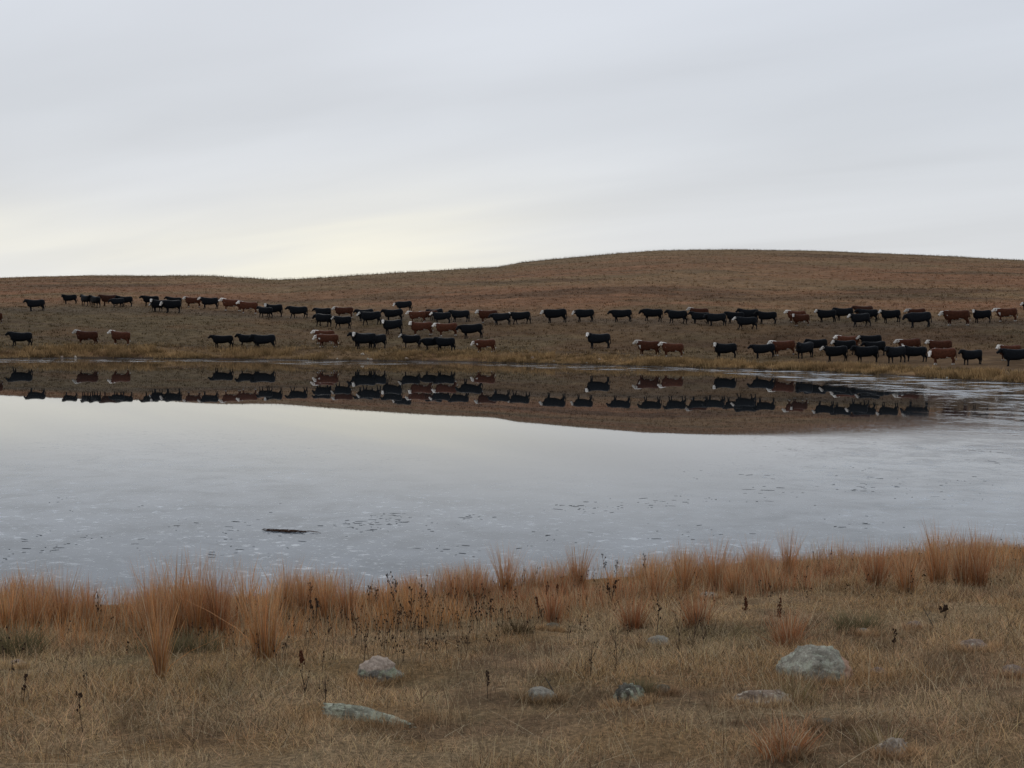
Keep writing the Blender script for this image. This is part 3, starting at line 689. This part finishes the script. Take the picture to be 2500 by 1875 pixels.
def cow_shape(pose):
    poll, d, lg = POSES[pose]; poll = Vector(poll); d = Vector(d).normalized()
    side = Vector((0, 0, 1)).cross(d).normalized(); up = d.cross(side); up = up if up.z > 0 else -up
    bm = bmesh.new()
    B = [(-.88, 1.14, .72, .12), (-.82, 1.24, .60, .20), (-.70, 1.31, .52, .26), (-.50, 1.335, .47, .29), (-.20, 1.305, .47, .32), (.10, 1.285, .47, .34), (.40, 1.30, .52, .33),
         (.62, 1.33, .59, .31), (.82, 1.335, .58, .29), (.96, 1.30, .64, .23), (1.03, 1.20, .78, .12)]
    ring_loft(bm, [((x, 0, (zt+zb)/2), (0, w_, 0), (0, 0, (zt-zb)/2), 3.2) for x, zt, zb, w_ in B])
    n0 = Vector((-.55, 0, 1.04)); mid = n0.lerp(poll, .5)+Vector((0, 0, .02))
    lo = Vector((0, 0, -.06)); tube(bm, [(*(n0+lo), .36, .23), (*(n0.lerp(mid, .5)+lo), .33, .20), (*(mid+lo), .27, .165), (*(mid.lerp(poll, .6)+lo), .21, .135), (*(poll-Vector((0, 0, .06))), .16, .115)])
    h = lambda s, o=0: tuple(poll+d*s+up*o)
    tube(bm, [(*h(-.06, -.03), .08, .07), (*h(.02, -.02), .145, .125), (*h(.12, -.03), .155, .13), (*h(.23, -.035), .125, .10), (*h(.34, -.035), .10, .085), (*h(.41, -.03), .10, .095), (*h(.455, -.03), .06, .065)], tuple(side))
    for s in (-1, 1):                                                     # ears
        e = poll+d*.03+side*s*.09
        tip = e+side*s*.20-up*.02-d*.02
        tube(bm, [(*e, .025, .03), (*e.lerp(tip, .45), .05, .022), (*e.lerp(tip, .8), .04, .02), (*tip, .012, .012)], tuple(d))
    for s, o, rear in ((-1, lg[0], 0), (1, lg[1], 0), (-1, lg[2], 1), (1, lg[3], 1)):
        y = s*.15
        if rear:
            tube(bm, [(.78, y*.9, 1.08, .22, .13), (.76, y, .84, .22, .13), (.74+o*.25, y, .66, .175, .11), (.85+o*.55, y, .46, .082, .06), (.87+o*.75, y, .37, .072, .052),
                      (.83+o*.95, y, .16, .048, .042), (.82+o, y, .08, .062, .058), (.80+o, y, .0, .072, .065)])
        else:
            tube(bm, [(-.52, y*.9, .98, .19, .12), (-.50, y, .72, .16, .11), (-.51+o*.35, y, .54, .10, .075), (-.51+o*.6, y, .40, .068, .058), (-.50+o*.7, y, .33, .064, .054),
                      (-.50+o*.9, y, .14, .046, .042), (-.51+o, y, .08, .062, .058), (-.53+o, y, .0, .072, .065)])
    tube(bm, [(.97, 0, 1.25, .05, .04), (1.06, 0, 1.12, .032, .03), (1.09, 0, .85, .026, .024), (1.09, .01, .60, .035, .03), (1.10, .01, .46, .05, .04), (1.10, 0, .36, .02, .02)])
    bmesh.ops.recalc_face_normals(bm, faces=bm.faces)
    me = bpy.data.meshes.new('cow_build'); bm.to_mesh(me); bm.free()
    o = bpy.data.objects.new('cow_build', me); COL.objects.link(o)
    r = o.modifiers.new('r', 'REMESH'); r.mode = 'VOXEL'; r.voxel_size = .026; r.use_smooth_shade = True
    s = o.modifiers.new('s', 'CORRECTIVE_SMOOTH') if False else o.modifiers.new('s', 'SMOOTH'); s.factor = .5; s.iterations = 2
    dg = bpy.context.evaluated_depsgraph_get(); out = bpy.data.meshes.new_from_object(o.evaluated_get(dg))
    bpy.data.objects.remove(o); bpy.data.meshes.remove(me)
    return out, poll, d, side, up
BLACK, RED, DRED, WHITE = A(.0065, .0075, .0095), A(.060, .021, .0115), A(.040, .016, .010), A(.56, .52, .47)
def paint(me, kind, poll, d, side, up):
    n = len(me.vertices); co = np.zeros(n*3, np.float32); me.vertices.foreach_get('co', co); co = co.reshape(-1, 3).astype(float)
    q = co-np.array(poll); t = q@np.array(d); lat = q@np.array(side); u = q@np.array(up)
    nz = fbm(co[:, 0]*9, co[:, 2]*9+co[:, 1]*5, 7, 3)-.5
    hide = {'K': BLACK, 'W': BLACK, 'R': RED, 'D': DRED}[kind]; c = np.repeat(hide, n, 0)*(1+.3*nz[:, None])
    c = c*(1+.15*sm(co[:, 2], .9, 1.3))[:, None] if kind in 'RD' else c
    head = (t > -.09) & (np.abs(lat) < .14) & (np.hypot(lat, u+.03) < .21) & (t < .6)
    if kind == 'W': c[head & (u+nz*.05 > -.10) & (t > -.02)] = WHITE[0]
    if kind == 'R':
        c[head] = WHITE[0]
        x, z = co[:, 0], co[:, 2]
        c[(x < -.62) & (x > -.95) & (z+nz*.1 < .93+.55*np.clip(-.8-x, 0, 1)) & (z > .5) & (t < 0)] = WHITE[0]*.85
        c[(z+nz*.12 < .52+.10*((x > .25) & (x < .62))) & (x > -.35) & (x < .62) & (z > .40)] = WHITE[0]*.8
        c[(x > -.95) & (x < -.52) & (np.abs(co[:, 1]) < .10) & (z > 1.315) & ~head] = WHITE[0]*.9
        c[(z+nz*.15 < .17)] = WHITE[0]*.6
        c[(x > 1.05) & (z < .55)] = WHITE[0]*.6
    c[(t > .44) & (np.abs(lat) < .1) & (np.abs(u) < .13)] = np.array([.10, .06, .05]) if kind in 'RW' else c[(t > .44) & (np.abs(lat) < .1) & (np.abs(u) < .13)]
    c[co[:, 2] < .045] = [.02, .018, .016]
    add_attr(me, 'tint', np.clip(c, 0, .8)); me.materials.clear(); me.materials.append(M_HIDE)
POSES['q'] = ((-.99, -.06, 1.33), (-.74, -.34, -.58), (.06, -.04, .10, -.04))
POSES['s'] = ((-1.02, .03, 1.30), (-.84, .12, -.53), (-.14, .05, -.06, .18))
POSES['v'] = ((-1.06, -.08, 1.19), (-.66, -.38, -.65), (-.05, .12, .16, .0))
cow_mesh = {}
shapes = {}
for ci, (X, Y, yaw, sc, k, lab) in enumerate(COWS):
    if k[1] == 'p': k = k[0]+'pqs'[ci*7 % 3]
    elif k[1] == 'w' and ci % 2: k = k[0]+'v'
    if k not in cow_mesh:
        if k[1] not in shapes: shapes[k[1]] = cow_shape(k[1])
        base = shapes[k[1]][0].copy(); paint(base, k[0], *shapes[k[1]][1:]); base.name = 'cow'; cow_mesh[k] = base
    o = bpy.data.objects.new('cow', cow_mesh[k]); COL.objects.link(o)
    z = float(z_far(np.array([X]), np.array([Y]))[0])
    # follow the slope along the body
    a = R(yaw); e = .7*sc
    z1 = float(z_far(np.array([X-e*math.cos(a)]), np.array([Y-e*math.sin(a)]))[0]); z2 = float(z_far(np.array([X+e*math.cos(a)]), np.array([Y+e*math.sin(a)]))[0])
    o.location = (X, Y, (z1+z2)/2-.03); o.rotation_euler = (0, -math.atan2(z2-z1, 2*e), a)
    w_ = sc*(1+.05*math.sin(X*7.3)); o.scale = (w_, sc, sc*(1+.03*math.cos(X*3.1)))
    tag(o, lab, 'cow', 'cattle standing on the far bank')

# ---------------------------------------------------------------- rocks
def rock(name, X, Y, w_, h, kind, lab, far=False):
    w_, h = (w_*1.10, h*1.0) if kind in ('boulder', 'twotone') else (w_, h)
    bm = bmesh.new(); bmesh.ops.create_icosphere(bm, subdivisions=2 if far else 5 if kind in ('boulder', 'twotone', 'slab', 'lichen') else 4, radius=1)
    sd = random.uniform(0, 99); depth = {'slab': .16, 'pinkslab': .35}.get(kind, .75)*w_
    rough = {'lichen': .5, 'white': .7, 'pinkslab': .55, 'slab': .35}.get(kind, .3)
    for v in bm.verts:
        p = v.co.copy(); q = p*1.1+Vector((sd, 0, 0))
        r = 1+rough*.55*noise.noise(q)+rough*.35*noise.noise(q*2.6)+rough*.22*noise.noise(q*6)+.05*noise.noise(q*14)-.10*max(0, .12-abs(noise.noise(q*2.2+Vector((9, 3, 1)))))/.12
        if kind in ('lichen', 'white', 'boulder', 'grey'):              # a few broken facets
            for k in range(4):
                nrm = Vector((math.sin(sd+k*2.1), math.cos(sd*1.7+k*1.3), .35+.4*math.sin(k*2.9+sd))).normalized()
                dd = p.dot(nrm); r = min(r, .80/dd) if dd > .80 else r
        p *= r
        v.co = Vector((p.x*w_/2, p.y*depth/2*1.1, p.z*h*.72))
        if kind == 'twotone' and p.z < .1: v.co.x += .10*w_; v.co.x *= 1.12
        if kind == 'boulder': v.co.z *= 1-.22*max(0, p.x)**2
        if kind == 'slab': v.co.z *= .75-.3*p.x; v.co.y *= 1-.3*p.x
    me = bpy.data.meshes.new(name); bm.to_mesh(me); bm.free()
    for p_ in me.polygons: p_.use_smooth = True
    me.materials.append(RM[kind]); o = bpy.data.objects.new(name, me); COL.objects.link(o)
    zf = z_far if far else z_near
    z = float(zf(np.array([X]), np.array([Y+depth*.4]))[0])
    o.location = (X, Y+depth*.45, z+h*{'boulder': .08, 'twotone': .08, 'slab': -.2, 'lichen': .22, 'grey': .06, 'tan': .02, 'pink': .02, 'pinkslab': .05}.get(kind, .16))
    o.rotation_euler = (0, 0, R({'slab': -23, 'pinkslab': -7}.get(kind, random.uniform(-15, 15))))
    if kind == 'slab': o.rotation_euler.y = R(2); o.location.z += .03
    return tag(o, lab, 'rock', 'rocks in the near grass' if not far else 'small stones on the far shoreline')
for X, Y, w_, h, kind, lab in ROCKS: rock('rock', X, Y, w_, h, kind, lab)
SHORE_LABELS = ['stone highest up the far bank, below the white faced pair of the black line', 'pale stone at the far water line under the trio with a square white face',
 'pale stone touching the one beside it at the far water line, left of centre', 'small stone on the far shore below the left end of the tight trio', 'tiny stone on the far shore between the red twins and the trio',
 'broad pale stone at the far water line below the black line of three', 'small pale stone on the far shore below the white faced black cow right of centre', 'tiny stone just left of the one below the lone white faced cow',
 'left one of two pale stones at the water line below the left red pair', 'right one of two pale stones at the water line below the left red pair', 'small pinkish stone on the far shore below the lower right herd',
 'pale stone in the shore grass right of centre, below the open slope', 'tiny stone by the water right of the rough golden shore grass', 'small stone on the far shore left of the big lower right herd']
for i, (X, Y, w_) in enumerate(SHORE_STONES):
    rock('rock', X, Y, w_*.9, w_*.6, ['white', 'grey', 'pink'][i % 3], SHORE_LABELS[i], True)
ROCKXY = np.array([(r_[0], r_[1]+.3*r_[2], r_[2]) for r_ in ROCKS])

# ---------------------------------------------------------------- near grass (stuff)
def on_rock(x, y, k=.5):
    m_ = np.zeros(len(x), bool)
    for rx_, ry_, rw in ROCKXY: m_ |= ((x-rx_)/(rw*k))**2+((y-ry_)/(rw*k*.8))**2 < 1
    return m_
def scatter_near():
    parts = []
    n = 430000
    y = np.sqrt(rng.uniform(4.6**2, 16.6**2, n)); x = rng.uniform(-.50, .50, n)*y
    k = (y < ug(g_N, x/y)-.12) & ~on_rock(x, y, .48); x, y = x[k], y[k]; n = len(x)
    th = fbm(x/.35, y/.35, 161, 3); th2 = fbm(x/1.2, y/1.2, 171, 3)
    c = near_tint(x, y)*rng.uniform(.35, 1.75, (n, 1))*rng.uniform(.93, 1.07, (n, 3))
    straw = rng.uniform(0, 1, n) < .14; c[straw] = A(.55, .44, .28)*rng.uniform(.7, 1.2, (straw.sum(), 1))
    dark = rng.uniform(0, 1, n) < .15; c[dark] = A(.06, .042, .03)
    h = (.026+.07*np.clip(sm(th, .3, .7)*.6+sm(th2, .35, .65)*.8, .1, 1.4)**1.3)*rng.uniform(.45, 1.5, n)
    parts.append(blades(np.stack([x, y, z_near(x, y)-.01], 1), h, .0027*rng.uniform(.6, 1.5, n)*(1+.07*(y-6)), rng.uniform(0, 6.28, n), rng.uniform(0, .8, n), rng.uniform(.1, 1.3, n), c*.85, c*1.25, 2))
    # grass growing up against each stone
    for rx_, ry_, rw in ROCKXY:
        m_ = int(350+2200*rw); a = rng.uniform(math.pi*.9, math.pi*2.1, m_); q = (.40+np.abs(rng.normal(0, .22, m_)))*rw
        x = rx_+np.cos(a)*q*1.15; y = ry_-.02+np.sin(a)*q*.9; c = near_tint(x, y)*rng.uniform(.4, 1.6, (m_, 1))
        parts.append(blades(np.stack([x, y, z_near(x, y)-.01], 1), rng.uniform(.03, .095, m_), .0036*rng.uniform(.6, 1.5, m_), rng.uniform(0, 6.28, m_), rng.uniform(0, .6, m_), rng.uniform(0, .8, m_), c*.85, c*1.25, 2))
    # wispy taller stems
    n = 12000; y = np.sqrt(rng.uniform(4.8**2, 15**2, n)); x = rng.uniform(-.48, .48, n)*y
    k = (y < ug(g_N, x/y)-.5) & (fbm(x/1.1, y/1.1, 181, 3) > .42) & ~on_rock(x, y, .6); x, y = x[k], y[k]; n = len(x)
    c = lerp(A(.46, .36, .22), A(.16, .10, .06), (rng.uniform(0, 1, n) < .45).astype(float))*rng.uniform(.7, 1.2, (n, 1))
    parts.append(blades(np.stack([x, y, z_near(x, y)-.01], 1), rng.uniform(.10, .27, n), .0032*rng.uniform(.6, 1.4, n), rng.uniform(0, 6.28, n), rng.uniform(0, .35, n), rng.uniform(0, .55, n), c, c*1.1, 3))
    # fallen, arching straws
    n = 900; y = np.sqrt(rng.uniform(4.8**2, 13**2, n)); x = rng.uniform(-.48, .48, n)*y; k = ~on_rock(x, y, .7); x, y = x[k], y[k]; n = len(x)
    c = np.repeat(A(.52, .42, .27), n, 0)*rng.uniform(.6, 1.2, (n, 1))
    parts.append(blades(np.stack([x, y, z_near(x, y)], 1), rng.uniform(.12, .38, n), .004*rng.uniform(.7, 1.3, n), rng.uniform(0, 6.28, n), rng.uniform(.5, 1.2, n), rng.uniform(.4, 1.0, n), c, c, 4))
    return join(parts)
v, f, c = scatter_near()
tag(link('short_grass', np_mesh('short_grass', v, f, c), M_GRASS), 'short dry tan and brown grass over the near bank', 'grass', kind='stuff')
def scatter_fringe():
    n = 78000
    u = rng.uniform(-.50, .50, n); N = ug(g_N, u); t_ = rng.beta(1.1, 2.0, n)*3.3+.04; y = N-t_; x = u*y
    d = fbm(x/.55, y/.7, 191, 3)
    gap = 1-.8*np.exp(-((u+.33)/.025)**2)-.55*np.exp(-((u-.30)/.05)**2)
    k = rng.uniform(0, 1, n) < (sm(d, .34, .58)*.85+.15)*gap; x, y, u, t_ = x[k], y[k], u[k], t_[k]; n = len(x)
    hue = fbm(x/1.4, y/1.4, 201, 3)
    c = lerp(A(.50, .245, .095), A(.40, .175, .085), sm(hue, .4, .6)); br = rng.uniform(0, 1, n) < .42; c[br] = A(.44, .33, .20)
    c = c*rng.uniform(.55, 1.4, (n, 1)); hh = .10+.22*sm(fbm(x/.5, y/.5, 211, 3), .3, .7)
    return blades(np.stack([x, y, z_near(x, y)-.01], 1), hh*rng.uniform(.5, 1.3, n), .0036*rng.uniform(.7, 1.4, n), rng.uniform(0, 6.28, n), rng.uniform(0, .28, n), rng.uniform(0, .25, n), c*.8, c*1.4, 3)
v, f, c = scatter_fringe()
tag(link('shore_grass', np_mesh('shore_grass', v, f, c), M_GRASS), 'thin orange brown grass filling the gaps between clumps along the near shore', 'grass', kind='stuff')

# ---------------------------------------------------------------- bluestem clumps
for X, Y, h, w_, hue, lab in CLUMPS:
    r = np.random.RandomState(int(abs(X*97+Y*31)*10) % 99991)
    z = float(z_near(np.array([X]), np.array([Y]))[0])
    n = int(140+480*w_)
    if hue == -1: n = int(500+500*w_)
    if h < .36 and w_ > .26 and hue >= .7: n = int(n*1.3); h *= .9
    low = hue < -.5 or h < .24
    rb = w_*(.16 if not low else .42)
    a = r.uniform(0, 6.28, n); rr = rb*np.sqrt(r.uniform(0, 1, n))*(1+.35*np.sin(a*2+X*9)+.5*(r.uniform(0, 1, n) < .2)); ox, oy = rr*np.cos(a), rr*np.sin(a)
    spread = (w_*.5-rb*.6)/max(h, .05)
    lean = np.clip(np.abs(r.normal(0, .55, n)), 0, 1.15)*spread*1.25
    az = a+r.normal(0, .7, n); up_ = r.uniform(0, 1, n) < .25; lean[up_] *= .3
    hs = h*np.clip(r.normal(.97, .22, n), .3, 1.28); short = r.uniform(0, 1, n) < .3; hs[short] *= r.uniform(.3, .7, short.sum())
    cl_ = (A(.54, .255, .088)*(1-max(hue, 0))+A(.40, .155, .068)*max(hue, 0)); tip = A(.60, .37, .22)*(1-max(hue, 0)*.45)
    if hue == -1: cl_ = A(.12, .105, .055); tip = A(.24, .20, .11)
    if hue == -2: cl_ = A(.08, .055, .03); tip = A(.14, .10, .055)
    if hue == .05 or hue == 0 and h < .15: cl_ = A(.26, .19, .09); tip = A(.36, .28, .16)
    c = np.repeat(cl_, n, 0)*r.uniform(.35, 1.6, (n, 1))*r.uniform(.9, 1.1, (n, 3)); tp = np.repeat(tip, n, 0)*r.uniform(.5, 1.5, (n, 1))
    if hue >= 0: pl = r.uniform(0, 1, n) < .16; c[pl] = A(.56, .43, .27); tp[pl] = A(.62, .50, .35)
    bx, by = X+ox, Y+oy
    v, f, cc = blades(np.stack([ox, oy, z_near(bx, by)-z-.015], 1), hs, .0036*np.exp(r.normal(0, .38, n)), az+(.25*np.sin(X*5)), lean, np.where(r.uniform(0, 1, n) < .07, 1.0, r.uniform(0, .22, n))+(.3 if low else 0), c*.7, (c+tp)*.6, 4)
    o = link('grass_clump', np_mesh('grass_clump', v, f, cc), M_GRASS); o.location = (X, Y, z)
    tag(o, lab, 'grass clump', 'clumps of tall grass on the near bank')

# ---------------------------------------------------------------- dried weeds: stem > seed_head
def stem_mesh(paths):
    bm = bmesh.new()
    for pts in paths:
        prev = None
        for i, (p, r_) in enumerate(pts):
            d = (pts[min(i+1, len(pts)-1)][0]-pts[max(i-1, 0)][0]).normalized(); s = d.orthogonal().normalized(); u_ = d.cross(s)
            ring = [bm.verts.new(p+s*r_*math.cos(k*2.094)+u_*r_*math.sin(k*2.094)) for k in range(3)]
            if prev:
                for k in range(3): bm.faces.new((prev[k], prev[(k+1) % 3], ring[(k+1) % 3], ring[k]))
            prev = ring
    me = bpy.data.meshes.new('stem'); bm.to_mesh(me); bm.free(); return me
def blob_mesh(centres):
    bm = bmesh.new()
    for p, r_ in centres:
        g = bmesh.ops.create_icosphere(bm, subdivisions=1, radius=1)
        for v in g['verts']: v.co = Vector((v.co.x*r_*.8, v.co.y*r_*.8, v.co.z*r_*1.25))*random.uniform(.7, 1.25)+p
    me = bpy.data.meshes.new('seed_head'); bm.to_mesh(me); bm.free(); return me
def flat_mat(name, c):
    m, t = mat(name); gp = t.n('ShaderNodeTexCoord').outputs['Object']
    cc = t.mix(1, c, t.ramp(t.noise(gp, 90, 3, .6), [(.3, .6), (.7, 1.4)]), 'MULTIPLY')
    finish(t, principled(t, Base_Color=cc, Roughness=.9, Specular_IOR_Level=.05).outputs[0]); return m
M_WSTEM = flat_mat('weed_stem', (.075, .052, .036)); M_SEED = flat_mat('weed_seed', (.045, .028, .020)); M_DOCK = flat_mat('dock_seed', (.085, .032, .018)); M_TWIG = flat_mat('grey_twig', (.09, .08, .07))
for X, Y, h, kind, lean, lab in WEEDS:
    z = float(z_near(np.array([X]), np.array([Y]))[0])-.01
    root = bpy.data.objects.new('dried_weed', None); COL.objects.link(root); root.location = (X, Y, z); root.empty_display_size = .05
    tag(root, lab, 'weed', 'dark dried weeds on the near bank')
    ph = random.uniform(0, 6); path = lambda t, l=lean: Vector((l*h*t+.03*h*math.sin(3*t+ph), .03*h*math.cos(2.5*t+ph), h*t))
    main = [(path(i/7), .0032*(1-.5*i/7)*(1.8 if kind in ('twig',) else 1)) for i in range(8)]
    paths = [main]; heads = []
    if kind == 'seed':
        for k in range(10):
            t_ = random.uniform(.45, 1); b0 = path(t_); a = random.uniform(0, 6.28); e = b0+Vector((math.cos(a), math.sin(a), 1.6))*h*.07
            paths.append([(b0, .002), (e, .0012)]); heads.append((e, random.uniform(.005, .0095)))
        heads.append((path(1), .009))
    elif kind == 'dock':
        for k in range(46):
            t_ = random.uniform(.3, 1.02); heads.append((path(t_)+Vector((random.gauss(0, .009), random.gauss(0, .009), 0))*(1.6-t_), random.uniform(.005, .010)))
    elif kind == 'cluster':
        for k in range(4):
            a = random.uniform(0, 6.28); e = path(.35)+Vector((math.cos(a)*.25, math.sin(a)*.25, random.uniform(.5, .9)))*h
            mid = path(.35).lerp(e, .5)+Vector((0, 0, -.04*h)); paths.append([(path(.3), .0025), (mid, .002), (e, .0013)])
            for j in range(5): heads.append((mid.lerp(e, random.uniform(.2, 1.05))+Vector((random.gauss(0, .008),)*1+(random.gauss(0, .008), random.gauss(0, .006))), random.uniform(.007, .014)))
    elif kind == 'branch':
        for k in range(9):
            t_ = random.uniform(.1, .75); b0 = path(t_); a = random.uniform(0, 6.28); l_ = h*random.uniform(.25, .5)
            e = b0+Vector((math.cos(a)*.45, math.sin(a)*.45, .9))*l_; paths.append([(b0, .0022), (b0.lerp(e, .5)+Vector((0, 0, -.01)), .0018), (e, .001)])
            if random.random() < .5: heads.append((e, .006))
    elif kind == 'twig':
        e = path(.7); paths.append([(e, .003), (e+Vector((.12*h, 0, .2*h)), .0015)]); heads.append((path(1), .006))
    link('stem', stem_mesh(paths), M_TWIG if kind == 'twig' else M_WSTEM, root)
    if heads: tag(link('seed_head', blob_mesh(heads), M_DOCK if kind == 'dock' else M_SEED, root), kind='stuff' if len(heads) > 1 else None)
# short anonymous seeded stalks of the weed belt (uncountable)
bits = []; paths = []
for i in range(420):
    u_ = random.gauss(-.06, .06) if i < 190 else random.uniform(-.45, .45); N = float(ug(g_N, u_)); y_ = N-random.uniform(.4, 4.6); x_ = u_*y_
    z_ = float(z_near(np.array([x_]), np.array([y_]))[0]); h = random.uniform(.10, .27); l_ = random.gauss(0, .18)
    P0 = Vector((x_, y_, z_-.01)); pt = lambda t: P0+Vector((l_*h*t*t, .1*h*t, h*t))
    paths.append([(pt(k/3), .0022*(1-.15*k)) for k in range(4)])
    for k in range(random.randint(2, 5)): bits.append((pt(random.uniform(.55, 1.02))+Vector((random.gauss(0, .010), random.gauss(0, .010), 0)), random.uniform(.0045, .0085)))
tag(link('seed_stalks', stem_mesh(paths), M_WSTEM), 'short dark seed stalks scattered through the near shore grass', 'weeds', kind='stuff')
tag(link('seed_pods', blob_mesh(bits), M_SEED), 'tiny dark seed pods dotted along the near shore grass', 'weeds', kind='stuff')

# ---------------------------------------------------------------- things frozen in the ice
bm = bmesh.new()
for cx, cy, wd, n in DEBRIS:
    for i in range(max(1, int(n*1.1))):
        x_ = cx+random.gauss(0, wd*.3); y_ = cy+random.gauss(0, max(wd*.35, .25)); r_ = min(.0021*random.paretovariate(1.4), .0085)*(cy/17)**.5; el_ = random.uniform(2, 12); a = random.gauss(0, .35)
        k = random.randint(5, 7); top = []
        for j in range(k):
            th = 6.283*j/k; q = Vector((math.cos(th)*r_*el_, math.sin(th)*r_, 0))*random.uniform(.6, 1.3)
            top.append((x_+q.x*math.cos(a)-q.y*math.sin(a), y_+q.x*math.sin(a)+q.y*math.cos(a)))
        hh = random.uniform(.002, .005)
        vb = [bm.verts.new((p[0], p[1], .001)) for p in top]; vt = [bm.verts.new((p[0]*.8+x_*.2, p[1]*.8+y_*.2, hh)) for p in top]
        bm.faces.new(vt)
        for j in range(k): bm.faces.new((vb[j], vb[(j+1) % k], vt[(j+1) % k], vt[j]))
me = bpy.data.meshes.new('ice_debris'); bm.to_mesh(me); bm.free()
tag(link('ice_debris', me, flat_mat('wet_debris', (.10, .10, .102))), 'scraps of dark weed frozen into the pale ice', 'debris', kind='stuff')
paths = []
for i in range(60):
    x_ = random.gauss(0, .13); y_ = random.gauss(0, .04)-x_*.25; a = random.gauss(0, .5); l_ = random.uniform(.04, .13); p = Vector((x_, y_, random.uniform(.002, .012)))
    q = Vector((math.cos(a), math.sin(a), random.gauss(0, .05)))*l_; paths.append([(p-q, .003), (p+Vector((0, 0, .008)), .004), (p+q, .0025)])
for i in range(24):
    x_ = random.uniform(-.32, -.1); p = Vector((x_, .05, .006)); q = Vector((.08, random.gauss(0, .02), random.gauss(0, .01))); paths.append([(p-q, .003), (p, .0045), (p+q, .003)])
o = link('weed_mat', stem_mesh(paths), flat_mat('mat_stems', (.065, .036, .024))); o.location = (-3.15, 17.4, 0)
tag(o, 'flat tangle of brown stems lying on the ice left of centre', 'weed mat')
